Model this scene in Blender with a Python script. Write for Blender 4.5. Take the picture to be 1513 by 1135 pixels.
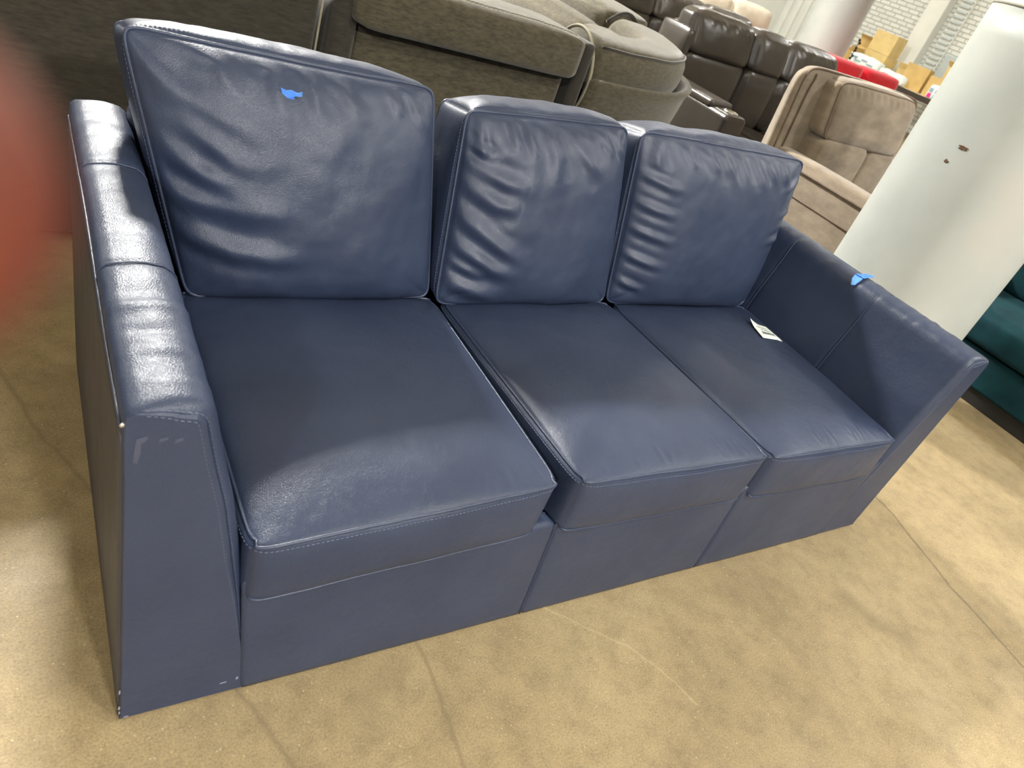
import bpy, bmesh, math, random
import numpy as np
from mathutils import Vector, Matrix, noise as mnoise
from mathutils.geometry import tessellate_polygon

for o in list(bpy.data.objects): bpy.data.objects.remove(o)
scene = bpy.context.scene
COL = scene.collection
random.seed(7)

# ------------------------------------------------------------------ camera
CAM_R = np.array([[0.83084793, -0.45712662, 0.31737513],      # right
                  [-0.04208233, -0.62028259, -0.78324873],    # down
                  [0.55490611, 0.63740471, -0.53459746]])     # forward
CAM_C = np.array([-0.07934763, -0.68981077, 1.24319637])
F_PX = 1059.3
cam_d = bpy.data.cameras.new('camera')
cam_d.sensor_fit = 'HORIZONTAL'; cam_d.sensor_width = 9.8
cam_d.lens = 9.8 * F_PX / 1513.0
cam_d.clip_start = 0.004; cam_d.clip_end = 100
cam_d.dof.use_dof = True; cam_d.dof.focus_distance = 1.75; cam_d.dof.aperture_fstop = 1.78
cam = bpy.data.objects.new('camera', cam_d); COL.objects.link(cam)
mw = Matrix.Identity(4)
for i in range(3):
    mw[i][0] = CAM_R[0][i]; mw[i][1] = -CAM_R[1][i]; mw[i][2] = -CAM_R[2][i]; mw[i][3] = CAM_C[i]
cam.matrix_world = mw
scene.camera = cam

# ------------------------------------------------------------------ world, exposure
w = bpy.data.worlds.new('world'); scene.world = w; w.use_nodes = True
bg = w.node_tree.nodes['Background']; bg.inputs[0].default_value = (0.93, 0.97, 1.0, 1); bg.inputs[1].default_value = 0.45
vs = scene.view_settings
vs.view_transform = 'Standard'; vs.look = 'None'; vs.exposure = -0.42; vs.gamma = 1.0
try: vs.use_curve_mapping = False
except Exception: pass

CEIL = 4.6
# lamps: x, y, power (W), yaw; fluorescent troffers on the ceiling, lights made in fluorescent_lamp()
LAMPS = [(.55, 6.0, 2050, 0), (6.5, 6.8, 200, 0), (11.0, 5.5, 180, 0), (-4.5, 6.6, 200, 0),
         (6.2, -.8, 260, 0), (1.2, -7.2, 1400, 0), (-4.6, -5.0, 700, 0), (1.9, -2.6, 230, 0), (12.2, 10.5, 110, 0)]  # lamp above front floor and lamp straight behind camera are added fill light

# ------------------------------------------------------------------ helpers
def lin(r, g, b):
    f = lambda c: (c/255/12.92) if c/255 <= 0.04045 else ((c/255+0.055)/1.055)**2.4
    return (f(r), f(g), f(b), 1.0)

def tag(o, label=None, cat=None, group=None, kind=None):
    if label: o['label'] = label
    if cat: o['category'] = cat
    if group: o['group'] = group
    if kind: o['kind'] = kind
    return o

def empty(name, loc, label, cat, group=None):
    o = bpy.data.objects.new(name, None); COL.objects.link(o)
    o.location = loc; o.empty_display_size = 0.1
    return tag(o, label, cat, group)

def world_loc(o):
    v = Vector((0, 0, 0))
    while o is not None:
        v += Vector(o.location); o = o.parent
    return v

def mesh_obj(name, verts, faces, mat, parent=None, smooth=True, mats=None):
    """verts in world coordinates; the object's origin is its parent's origin"""
    off = np.array(world_loc(parent)) if parent is not None else np.zeros(3)
    v = np.asarray(verts, float) - off
    me = bpy.data.meshes.new(name)
    me.from_pydata(v.tolist(), [], [tuple(int(i) for i in f) for f in faces])
    me.update()
    if smooth:
        me.polygons.foreach_set('use_smooth', [True]*len(me.polygons))
    if mat: me.materials.append(mat)
    o = bpy.data.objects.new(name, me); COL.objects.link(o)
    if parent is not None: o.parent = parent
    return o

def bm_obj(name, bm, mat, parent=None, smooth=False):
    bmesh.ops.recalc_face_normals(bm, faces=bm.faces)
    vs_ = [v.co[:] for v in bm.verts]; bm.verts.index_update()
    fs = [[v.index for v in f.verts] for f in bm.faces]
    bm.free()
    return mesh_obj(name, vs_, fs, mat, parent, smooth)

def rbox(name, x0, x1, y0, y1, z0, z1, r, mat, parent=None, seg=3, rot=0.0, piv=None, smooth=True):
    bm = bmesh.new()
    bmesh.ops.create_cube(bm, size=1.0)
    for v in bm.verts:
        v.co = Vector((x0+(v.co.x+.5)*(x1-x0), y0+(v.co.y+.5)*(y1-y0), z0+(v.co.z+.5)*(z1-z0)))
    if r > 0:
        bmesh.ops.bevel(bm, geom=bm.edges[:], offset=min(r, .49*min(x1-x0, y1-y0, z1-z0)), segments=seg, profile=0.5, affect='EDGES')
    if rot:
        c = Vector(piv if piv else ((x0+x1)/2, (y0+y1)/2, (z0+z1)/2))
        bmesh.ops.rotate(bm, verts=bm.verts, cent=c, matrix=Matrix.Rotation(rot, 3, 'Z'))
    o = bm_obj(name, bm, mat, parent, smooth and r > 0)
    if r > 0 and smooth:
        m = o.modifiers.new('wn', 'WEIGHTED_NORMAL'); m.keep_sharp = True
    return o

def tube_mesh(pts, r, closed=False, n=8):
    P = np.asarray(pts, float); N = len(P)
    if closed: T = np.roll(P, -1, 0)-np.roll(P, 1, 0)
    else:
        T = np.gradient(P, axis=0)
    T /= np.linalg.norm(T, axis=1)[:, None]+1e-12
    ref = np.array([0, 0, 1.0]) if abs(T[0][2]) < .9 else np.array([1.0, 0, 0])
    V = []; u = np.cross(T[0], ref); u /= np.linalg.norm(u)
    for i in range(N):
        u = u - T[i]*(u@T[i]); u /= np.linalg.norm(u)+1e-12
        b = np.cross(T[i], u)
        for k in range(n):
            a = 2*math.pi*k/n
            V.append(P[i]+r*(math.cos(a)*u+math.sin(a)*b))
    F = []
    for i in range(N if closed else N-1):
        j = (i+1) % N
        for k in range(n):
            k2 = (k+1) % n
            F.append((i*n+k, i*n+k2, j*n+k2, j*n+k))
    if not closed:
        F.append(tuple(range(n))[::-1]); F.append(tuple((N-1)*n+k for k in range(n)))
    return V, F

def tube(name, pts, r, mat, parent=None, closed=False, n=8):
    V, F = tube_mesh(pts, r, closed, n)
    return mesh_obj(name, V, F, mat, parent)

def stitch_mesh(pts, nrm, length=.0045, gap=.003, wid=.0011, hgt=.0008, closed=False):
    """thread dashes lying along a polyline"""
    P = np.asarray(pts, float)
    if closed: P = np.vstack([P, P[:1]])
    seg = np.linalg.norm(np.diff(P, axis=0), axis=1); S = np.concatenate([[0], np.cumsum(seg)])
    nrm = np.asarray(nrm, float)
    V = []; F = []; s = 0
    def at(s): return np.array([np.interp(s, S, P[:, k]) for k in range(3)])
    while s+length < S[-1]:
        a, b = at(s), at(s+length); t = b-a; t /= np.linalg.norm(t)+1e-12
        nn = nrm - t*(nrm@t); nn /= np.linalg.norm(nn)+1e-12
        sd = np.cross(t, nn)
        base = len(V)
        for q in (a, b):
            for (x, y) in ((-1, 0), (1, 0), (0, 1)):
                V.append(q+sd*wid*.5*x+nn*hgt*(y*1.0-.1))
        F += [(base, base+1, base+4, base+3), (base+1, base+2, base+5, base+4), (base+2, base, base+3, base+5),
              (base, base+2, base+1), (base+3, base+4, base+5)]
        s += length+gap
    return V, F

def join(parts):
    V = []; F = []
    for v, f in parts:
        o = len(V); V += [tuple(p) for p in v]; F += [tuple(i+o for i in q) for q in f]
    return V, F

# ------------------------------------------------------------------ materials
def nodes_of(name):
    m = bpy.data.materials.new(name); m.use_nodes = True
    nt = m.node_tree; b = nt.nodes['Principled BSDF']
    return m, nt, b

def N(nt, typ, **kw):
    n = nt.nodes.new(typ)
    for k, v in kw.items():
        if k.startswith('i_'):
            n.inputs[k[2:].replace('_', ' ')].default_value = v
        else: setattr(n, k, v)
    return n

def ramp(nt, src, stops):
    r = nt.nodes.new('ShaderNodeValToRGB'); e = r.color_ramp.elements
    e[0].position, e[0].color = stops[0]; e[1].position, e[1].color = stops[-1]
    for p, c in stops[1:-1]:
        q = e.new(p); q.color = c
    nt.links.new(src, r.inputs[0]); return r

def coords(nt, scale=(1, 1, 1)):
    g = nt.nodes.new('ShaderNodeNewGeometry')      # world position: real-size grain everywhere
    mp = nt.nodes.new('ShaderNodeMapping'); mp.inputs['Scale'].default_value = scale
    nt.links.new(g.outputs['Position'], mp.inputs['Vector'])
    return mp.outputs[0]

def leather(name, col, col2, rough=.36, grain=420, bump=.25, spec=.5, crease=.25):
    m, nt, b = nodes_of(name)
    c = coords(nt)
    n1 = N(nt, 'ShaderNodeTexNoise', i_Scale=5.0, i_Detail=5.0); nt.links.new(c, n1.inputs['Vector'])
    r = ramp(nt, n1.outputs[0], [(.3, col), (.7, col2)])
    nt.links.new(r.outputs[0], b.inputs['Base Color'])
    n2 = N(nt, 'ShaderNodeTexNoise', i_Scale=14.0, i_Detail=6.0); nt.links.new(c, n2.inputs['Vector'])
    mr = N(nt, 'ShaderNodeMapRange'); mr.inputs['To Min'].default_value = rough-.06; mr.inputs['To Max'].default_value = rough+.09
    nt.links.new(n2.outputs[0], mr.inputs['Value']); nt.links.new(mr.outputs[0], b.inputs['Roughness'])
    v = N(nt, 'ShaderNodeTexVoronoi', i_Scale=float(grain)); v.feature = 'DISTANCE_TO_EDGE'; nt.links.new(c, v.inputs['Vector'])
    n3 = N(nt, 'ShaderNodeTexNoise', i_Scale=38.0, i_Detail=6.0, i_Roughness=.6); nt.links.new(c, n3.inputs['Vector'])
    bp = N(nt, 'ShaderNodeBump', i_Strength=bump, i_Distance=.0012); nt.links.new(v.outputs['Distance'], bp.inputs['Height'])
    bp2 = N(nt, 'ShaderNodeBump', i_Strength=crease, i_Distance=.004); nt.links.new(n3.outputs[0], bp2.inputs['Height'])
    nt.links.new(bp2.outputs[0], bp.inputs['Normal']); nt.links.new(bp.outputs[0], b.inputs['Normal'])
    b.inputs['Specular IOR Level'].default_value = spec
    return m

def fabric(name, col, col2, scale=9.0, stretch=(1, 1, 1), rough=.9, sheen=.3, lo=.35, hi=.68, weave=500):
    m, nt, b = nodes_of(name)
    c = coords(nt, stretch)
    n1 = N(nt, 'ShaderNodeTexNoise', i_Scale=float(scale), i_Detail=8.0, i_Roughness=.65); nt.links.new(c, n1.inputs['Vector'])
    r = ramp(nt, n1.outputs[0], [(lo, col), (hi, col2)])
    nt.links.new(r.outputs[0], b.inputs['Base Color'])
    b.inputs['Roughness'].default_value = rough
    b.inputs['Sheen Weight'].default_value = sheen; b.inputs['Sheen Roughness'].default_value = .5
    b.inputs['Specular IOR Level'].default_value = .2
    n3 = N(nt, 'ShaderNodeTexNoise', i_Scale=float(weave), i_Detail=2.0); nt.links.new(c, n3.inputs['Vector'])
    bp = N(nt, 'ShaderNodeBump', i_Strength=.25, i_Distance=.002); nt.links.new(n3.outputs[0], bp.inputs['Height'])
    nt.links.new(bp.outputs[0], b.inputs['Normal'])
    return m

def plain(name, col, rough=.6, metal=0.0, var=.12, scale=20.0, bump=0.0):
    m, nt, b = nodes_of(name)
    c = coords(nt)
    n1 = N(nt, 'ShaderNodeTexNoise', i_Scale=scale, i_Detail=5.0); nt.links.new(c, n1.inputs['Vector'])
    d = tuple(max(0, x*(1-var)) for x in col[:3])+(1,); u = tuple(min(1, x*(1+var)) for x in col[:3])+(1,)
    r = ramp(nt, n1.outputs[0], [(.3, d), (.7, u)]); nt.links.new(r.outputs[0], b.inputs['Base Color'])
    b.inputs['Roughness'].default_value = rough; b.inputs['Metallic'].default_value = metal
    if bump:
        bp = N(nt, 'ShaderNodeBump', i_Strength=bump, i_Distance=.004); nt.links.new(n1.outputs[0], bp.inputs['Height']); nt.links.new(bp.outputs[0], b.inputs['Normal'])
    return m

NAVY = leather('navy_leather', lin(40, 50, 73), lin(48, 58, 81), rough=.41, grain=330, bump=.45)
NAVY_SIDE = leather('navy_vinyl_side', lin(50, 49, 54), lin(58, 56, 60), rough=.5)
THREAD = plain('navy_thread', lin(86, 94, 118), .6)
PIPING = leather('navy_piping', lin(42, 52, 75), lin(50, 60, 83), rough=.38)
OLIVE = fabric('olive_chenille', lin(58, 53, 41), lin(84, 78, 61), scale=34, stretch=(1, 1, 3.2), lo=.34, hi=.66)
OLIVE_DARK = fabric('olive_chenille_dark', lin(44, 40, 34), lin(60, 56, 46), scale=30, stretch=(1, 1, 4.0))
OLIVE_TRIM = fabric('olive_trim', lin(40, 37, 31), lin(54, 50, 42), scale=14)
OLIVE_WELT = plain('olive_welt', lin(128, 122, 102), .7)
CHAR = leather('charcoal_leather', lin(52, 48, 45), lin(64, 59, 54), rough=.30, grain=250)
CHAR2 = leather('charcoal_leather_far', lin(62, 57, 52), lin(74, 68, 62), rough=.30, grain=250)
TAUPE = fabric('taupe_suede', lin(128, 115, 100), lin(154, 140, 122), scale=8, stretch=(1, 1, 2.2), sheen=.4)
TAUPE_WELT = plain('taupe_welt', lin(112, 96, 82), .8)
CREAM = leather('cream_leather', lin(196, 188, 170), lin(212, 204, 186), rough=.45, grain=250)
RED = fabric('red_cloth', lin(196, 20, 38), lin(214, 30, 48), scale=12)
TEAL = fabric('teal_velvet', lin(6, 38, 45), lin(14, 54, 60), scale=6, sheen=0.0)
BLACK = plain('black_plinth', lin(24, 23, 22), .6)
TAPE = plain('blue_tape', lin(56, 118, 212), .55)
TAPE_LIGHT = plain('blue_tape_lifted', lin(92, 150, 232), .5)
PAPER = plain('white_paper', lin(238, 248, 246), .7, var=.03)
INK = plain('grey_ink', lin(92, 104, 104), .7)
CARD = plain('cardboard', lin(214, 182, 118), .85, var=.1, scale=6)
CARD2 = plain('cardboard_pale', lin(226, 200, 138), .85, var=.08, scale=6)
WHITE = plain('white_paint', lin(236, 238, 232), .6, var=.04, scale=3)
BLUEGREY = plain('blue_grey_paint', lin(196, 206, 206), .6, var=.05)
DARKWOOD = plain('dark_table_edge', lin(58, 48, 40), .5)
TABLETOP = plain('pale_table_top', lin(225, 215, 190), .5)
METAL = plain('bright_metal', lin(215, 215, 215), .25, metal=1.0)
LAMPBODY = plain('lamp_housing', lin(235, 235, 232), .5)
HOLE = plain('rusty_hole', lin(92, 70, 52), .9, var=.5, scale=90)

def skin_mat():
    m, nt, b = nodes_of('skin')
    c = coords(nt)
    n1 = N(nt, 'ShaderNodeTexNoise', i_Scale=120.0, i_Detail=4.0); nt.links.new(c, n1.inputs['Vector'])
    r = ramp(nt, n1.outputs[0], [(.3, lin(98, 44, 31)), (.7, lin(110, 53, 37))]); nt.links.new(r.outputs[0], b.inputs['Base Color'])
    b.inputs['Subsurface Weight'].default_value = .35
    b.inputs['Subsurface Radius'].default_value = (.010, .0028, .0014); b.inputs['Subsurface Scale'].default_value = .8
    b.inputs['Roughness'].default_value = .5
    return m
SKIN = skin_mat()
NAIL = plain('nail', lin(225, 170, 150), .35)

def floor_mat():
    m, nt, b = nodes_of('concrete_floor')
    L = nt.links.new
    g = nt.nodes.new('ShaderNodeNewGeometry')
    P = g.outputs['Position']
    def noise(sc, det=8, rough=.6, vec=P):
        n = N(nt, 'ShaderNodeTexNoise', i_Scale=float(sc), i_Detail=float(det), i_Roughness=rough); L(vec, n.inputs['Vector']); return n
    base = ramp(nt, noise(1.6, 9, .62).outputs[0], [(.3, lin(130, 115, 85)), (.5, lin(148, 131, 98)), (.72, lin(162, 145, 110))])
    fine = ramp(nt, noise(230, 6, .8).outputs[0], [(.30, (.50, .48, .46, 1)), (.5, (.98, .98, .98, 1)), (.70, (1.32, 1.31, 1.28, 1))])
    mul = N(nt, 'ShaderNodeMixRGB', blend_type='MULTIPLY'); mul.inputs[0].default_value = .9
    L(base.outputs[0], mul.inputs[1]); L(fine.outputs[0], mul.inputs[2])
    mid = ramp(nt, noise(16, 9, .72).outputs[0], [(.32, (.74, .73, .72, 1)), (.52, (1, 1, 1, 1)), (.72, (1.16, 1.15, 1.12, 1))])
    mul0 = mul; mul = N(nt, 'ShaderNodeMixRGB', blend_type='MULTIPLY'); mul.inputs[0].default_value = .9
    L(mul0.outputs[0], mul.inputs[1]); L(mid.outputs[0], mul.inputs[2])
    # pale chips
    vor = N(nt, 'ShaderNodeTexVoronoi', i_Scale=60.0); L(P, vor.inputs['Vector'])
    chips = ramp(nt, vor.outputs['Distance'], [(.05, (1, 1, 1, 1)), (.13, (0, 0, 0, 1))])
    gate = ramp(nt, noise(9, 3).outputs[0], [(.42, (0, 0, 0, 1)), (.56, (1, 1, 1, 1))])
    cm = N(nt, 'ShaderNodeMath', operation='MULTIPLY'); L(chips.outputs[0], cm.inputs[0]); L(gate.outputs[0], cm.inputs[1])
    cm2 = N(nt, 'ShaderNodeMath', operation='MULTIPLY'); L(cm.outputs[0], cm2.inputs[0]); cm2.inputs[1].default_value = .55
    mix = N(nt, 'ShaderNodeMixRGB'); L(cm2.outputs[0], mix.inputs[0]); L(mul.outputs[0], mix.inputs[1]); mix.inputs[2].default_value = lin(206, 192, 156)
    # dark stains
    st = ramp(nt, noise(3.4, 6, .55).outputs[0], [(.60, (0, 0, 0, 1)), (.78, (1, 1, 1, 1))])
    sm = N(nt, 'ShaderNodeMath', operation='MULTIPLY'); L(st.outputs[0], sm.inputs[0]); sm.inputs[1].default_value = .45
    mix2 = N(nt, 'ShaderNodeMixRGB'); L(sm.outputs[0], mix2.inputs[0]); L(mix.outputs[0], mix2.inputs[1]); mix2.inputs[2].default_value = lin(112, 100, 76)
    cur = mix2.outputs[0]
    # wobbling position for cracks
    wn = noise(9, 5, .6); sub = N(nt, 'ShaderNodeVectorMath', operation='SUBTRACT'); L(wn.outputs['Color'], sub.inputs[0]); sub.inputs[1].default_value = (.5, .5, .5)
    sc = N(nt, 'ShaderNodeVectorMath', operation='SCALE'); L(sub.outputs[0], sc.inputs[0]); sc.inputs['Scale'].default_value = .03
    add = N(nt, 'ShaderNodeVectorMath', operation='ADD'); L(P, add.inputs[0]); L(sc.outputs[0], add.inputs[1])
    Q = add.outputs[0]
    def segdist(a, bb):
        a = np.array(a+(0,), float); d = np.array(bb+(0,), float)-a; ll = float(d@d)
        s1 = N(nt, 'ShaderNodeVectorMath', operation='SUBTRACT'); L(Q, s1.inputs[0]); s1.inputs[1].default_value = a
        dt = N(nt, 'ShaderNodeVectorMath', operation='DOT_PRODUCT'); L(s1.outputs[0], dt.inputs[0]); dt.inputs[1].default_value = d/ll
        cl = N(nt, 'ShaderNodeClamp'); L(dt.outputs['Value'], cl.inputs[0])
        s2 = N(nt, 'ShaderNodeVectorMath', operation='SCALE'); s2.inputs[0].default_value = d; L(cl.outputs[0], s2.inputs['Scale'])
        s3 = N(nt, 'ShaderNodeVectorMath', operation='SUBTRACT'); L(s1.outputs[0], s3.inputs[0]); L(s2.outputs[0], s3.inputs[1])
        fl = N(nt, 'ShaderNodeVectorMath', operation='MULTIPLY'); L(s3.outputs[0], fl.inputs[0]); fl.inputs[1].default_value = (1, 1, 0)
        ln = N(nt, 'ShaderNodeVectorMath', operation='LENGTH'); L(fl.outputs[0], ln.inputs[0])
        return ln.outputs['Value']
    def lines(cur, polys, wid, col, amt):
        mn = None
        for poly in polys:
            for a, bb in zip(poly[:-1], poly[1:]):
                v = segdist(a, bb)
                if mn is None: mn = v
                else:
                    q = N(nt, 'ShaderNodeMath', operation='MINIMUM'); L(mn, q.inputs[0]); L(v, q.inputs[1]); mn = q.outputs[0]
        r = ramp(nt, mn, [(0.0, (amt, amt, amt, 1)), (wid, (0, 0, 0, 1))])
        mx = N(nt, 'ShaderNodeMixRGB'); L(r.outputs[0], mx.inputs[0]); L(cur, mx.inputs[1]); mx.inputs[2].default_value = col
        return mx.outputs[0]
    cur = lines(cur, [[(2.47, .75), (2.35, .2), (2.34, 0.0), (2.25, -.27), (2.20, -.56), (2.05, -1.2)]], .006, lin(82, 72, 54), .75)
    cur = lines(cur, [[(.54, .1), (.541, -.125), (.53, -.27), (.52, -.8)], [(-.35, 1.5), (-.14, .93), (-.07, .70), (.02, .5)], [(.16, .1), (.30, -.3), (.33, -.6)]], .008, lin(112, 98, 74), .6)
    cur = lines(cur, [[(1.78, -.22), (1.80, -.28), (1.86, -.37)]], .05, lin(112, 99, 74), .5)
    cur = lines(cur, [[(.84, 0.02), (.92, -.06), (1.01, -.145), (1.05, -.22), (1.085, -.315)]], .0018, lin(186, 170, 134), .4)
    L(cur, b.inputs['Base Color'])
    rr = ramp(nt, noise(5, 5).outputs[0], [(.3, (.48, .48, .48, 1)), (.7, (.72, .72, .72, 1))]); L(rr.outputs[0], b.inputs['Roughness'])
    bp = N(nt, 'ShaderNodeBump', i_Strength=.35, i_Distance=.003); L(noise(60, 8, .7).outputs[0], bp.inputs['Height']); L(bp.outputs[0], b.inputs['Normal'])
    return m

def column_mat():
    m, nt, b = nodes_of('painted_concrete_column')
    L = nt.links.new
    c = coords(nt)
    n1 = N(nt, 'ShaderNodeTexNoise', i_Scale=2.2, i_Detail=7.0); L(c, n1.inputs['Vector'])
    r = ramp(nt, n1.outputs[0], [(.3, lin(166, 171, 168)), (.55, lin(178, 182, 178)), (.75, lin(186, 181, 176))])
    n2 = N(nt, 'ShaderNodeTexNoise', i_Scale=12.0, i_Detail=8.0, i_Roughness=.7); mp = coords(nt, (1, 1, 3.5)); L(mp, n2.inputs['Vector'])
    r2 = ramp(nt, n2.outputs[0], [(.70, (0, 0, 0, 1)), (.76, (.5, .5, .5, 1))])
    mx = N(nt, 'ShaderNodeMixRGB'); L(r2.outputs[0], mx.inputs[0]); L(r.outputs[0], mx.inputs[1]); mx.inputs[2].default_value = lin(150, 150, 144)
    L(mx.outputs[0], b.inputs['Base Color']); b.inputs['Roughness'].default_value = .5
    bp = N(nt, 'ShaderNodeBump', i_Strength=.35, i_Distance=.012); L(n1.outputs[0], bp.inputs['Height']); L(bp.outputs[0], b.inputs['Normal'])
    return m

def brick_mat():
    m, nt, b = nodes_of('white_painted_brick')
    L = nt.links.new
    g = nt.nodes.new('ShaderNodeNewGeometry')
    sp = nt.nodes.new('ShaderNodeSeparateXYZ'); L(g.outputs['Position'], sp.inputs[0])
    ad = N(nt, 'ShaderNodeMath', operation='ADD'); L(sp.outputs[0], ad.inputs[0]); L(sp.outputs[1], ad.inputs[1])
    cb = nt.nodes.new('ShaderNodeCombineXYZ'); L(ad.outputs[0], cb.inputs[0]); L(sp.outputs[2], cb.inputs[1])
    t = N(nt, 'ShaderNodeTexBrick'); L(cb.outputs[0], t.inputs['Vector'])
    t.inputs['Scale'].default_value = 1.0; t.inputs['Brick Width'].default_value = .24; t.inputs['Row Height'].default_value = .08
    t.inputs['Mortar Size'].default_value = .012
    t.inputs['Color1'].default_value = lin(238, 240, 234); t.inputs['Color2'].default_value = lin(226, 228, 222); t.inputs['Mortar'].default_value = lin(186, 188, 182)
    L(t.outputs[0], b.inputs['Base Color']); b.inputs['Roughness'].default_value = .6
    bp = N(nt, 'ShaderNodeBump', i_Strength=.5, i_Distance=.01, invert=True); L(t.outputs['Fac'], bp.inputs['Height']); L(bp.outputs[0], b.inputs['Normal'])
    return m

# ------------------------------------------------------------------ setting
FLOOR = floor_mat(); COLM = column_mat(); BRICK = brick_mat()
def slab(name, x0, x1, y0, y1, z0, z1, mat):
    return tag(rbox(name, x0, x1, y0, y1, z0, z1, 0, mat, None, smooth=False), kind='structure')
tag(slab('floor', -9, 15, -11, 12.5, -.12, 0, FLOOR), label='worn tan concrete floor with cracks and pale chips')
slab('ceiling', -9, 15.25, -11, 12.75, CEIL, CEIL+.15, WHITE)
tag(slab('wall_right', 15, 15.25, -11, 12.75, 0, CEIL, BRICK), label='white painted brick wall behind the cardboard boxes')
slab('wall_back', -9, 15, 12.5, 12.75, 0, CEIL, WHITE)

def fluorescent_lamp(x, y, power, yaw, k):
    r = empty('fluorescent_lamp', (x, y, CEIL-.12), 'unseen white fluorescent ceiling lamp', 'lamp', 'fluorescent ceiling lamps above the hall')
    H = .32; zt = CEIL-.06
    rbox('housing', x-H, x+H, y-H, y+H, zt-.05, zt, .008, LAMPBODY, r)
    for dx in (-.2, .2):
        V, F = tube_mesh([(x+dx, y, zt-.002), (x+dx, y, CEIL-.001)], .008); mesh_obj('hanger', V, F, LAMPBODY, r)
    l = bpy.data.lights.new('tube_light', 'AREA'); l.shape = 'RECTANGLE'; l.size = .58; l.size_y = .58; l.energy = power; l.color = (1.0, .985, .94)
    o = bpy.data.objects.new('tube_light', l); COL.objects.link(o); o.parent = r; o.location = (0, 0, -.014)
    for dy in (-.18, 0, .18):
        V, F = tube_mesh([(x-.28, y+dy, zt-.060), (x+.28, y+dy, zt-.060)], .010)
        mesh_obj('tube', V, F, TUBE, r)
TUBE, _nt, _b = nodes_of('lit_tube'); _b.inputs['Emission Color'].default_value = (1, .99, .95, 1); _b.inputs['Emission Strength'].default_value = 3.0
_b.inputs['Base Color'].default_value = (.9, .9, .9, 1)
for k, a in enumerate(LAMPS): fluorescent_lamp(*a, k)

def lathe(cx, cy, prof, n=64):
    V = []; F = []
    for r, z in prof:
        for k in range(n):
            a = 2*math.pi*k/n; V.append((cx+r*math.cos(a), cy+r*math.sin(a), z))
    for i in range(len(prof)-1):
        for k in range(n):
            k2 = (k+1) % n; F.append((i*n+k, i*n+k2, (i+1)*n+k2, (i+1)*n+k))
    F.append(tuple(range(n))[::-1]); F.append(tuple((len(prof)-1)*n+k for k in range(n)))
    return V, F

def column(cx, cy, r, label, band):
    root = empty('column', (cx, cy, 0), label, 'column', None); 
    V, F = lathe(cx, cy, [(r, 0)]+[(r, .05+i*.05) for i in range(int((band-.05)/.05))]+[(r, band)])
    mesh_obj('shaft', V, F, COLM, root)
    V, F = lathe(cx, cy, [(r+.006, band), (r+.008, band+.01), (r+.006, 3.7), (r+.10, 3.9), (r+.5, CEIL-.12), (r+.5, CEIL)])
    mesh_obj('upper_shaft', V, F, WHITE, root)
    root['kind'] = 'structure'
    return root
NCX, NCY, NCR = 3.136, .81, .3235
near_col = column(NCX, NCY, NCR, 'thick pale grey round concrete column beside the sofa arm', 1.50)
column(8.56, 6.10, .3235, 'distant pale round column beyond the charcoal recliners', 3.0)

# --------------------------------------------------------------- soft cushions
def prof(x, k=2.8, q=.62):
    return np.clip(1-np.abs(x)**k, 0, 1)**q

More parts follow.
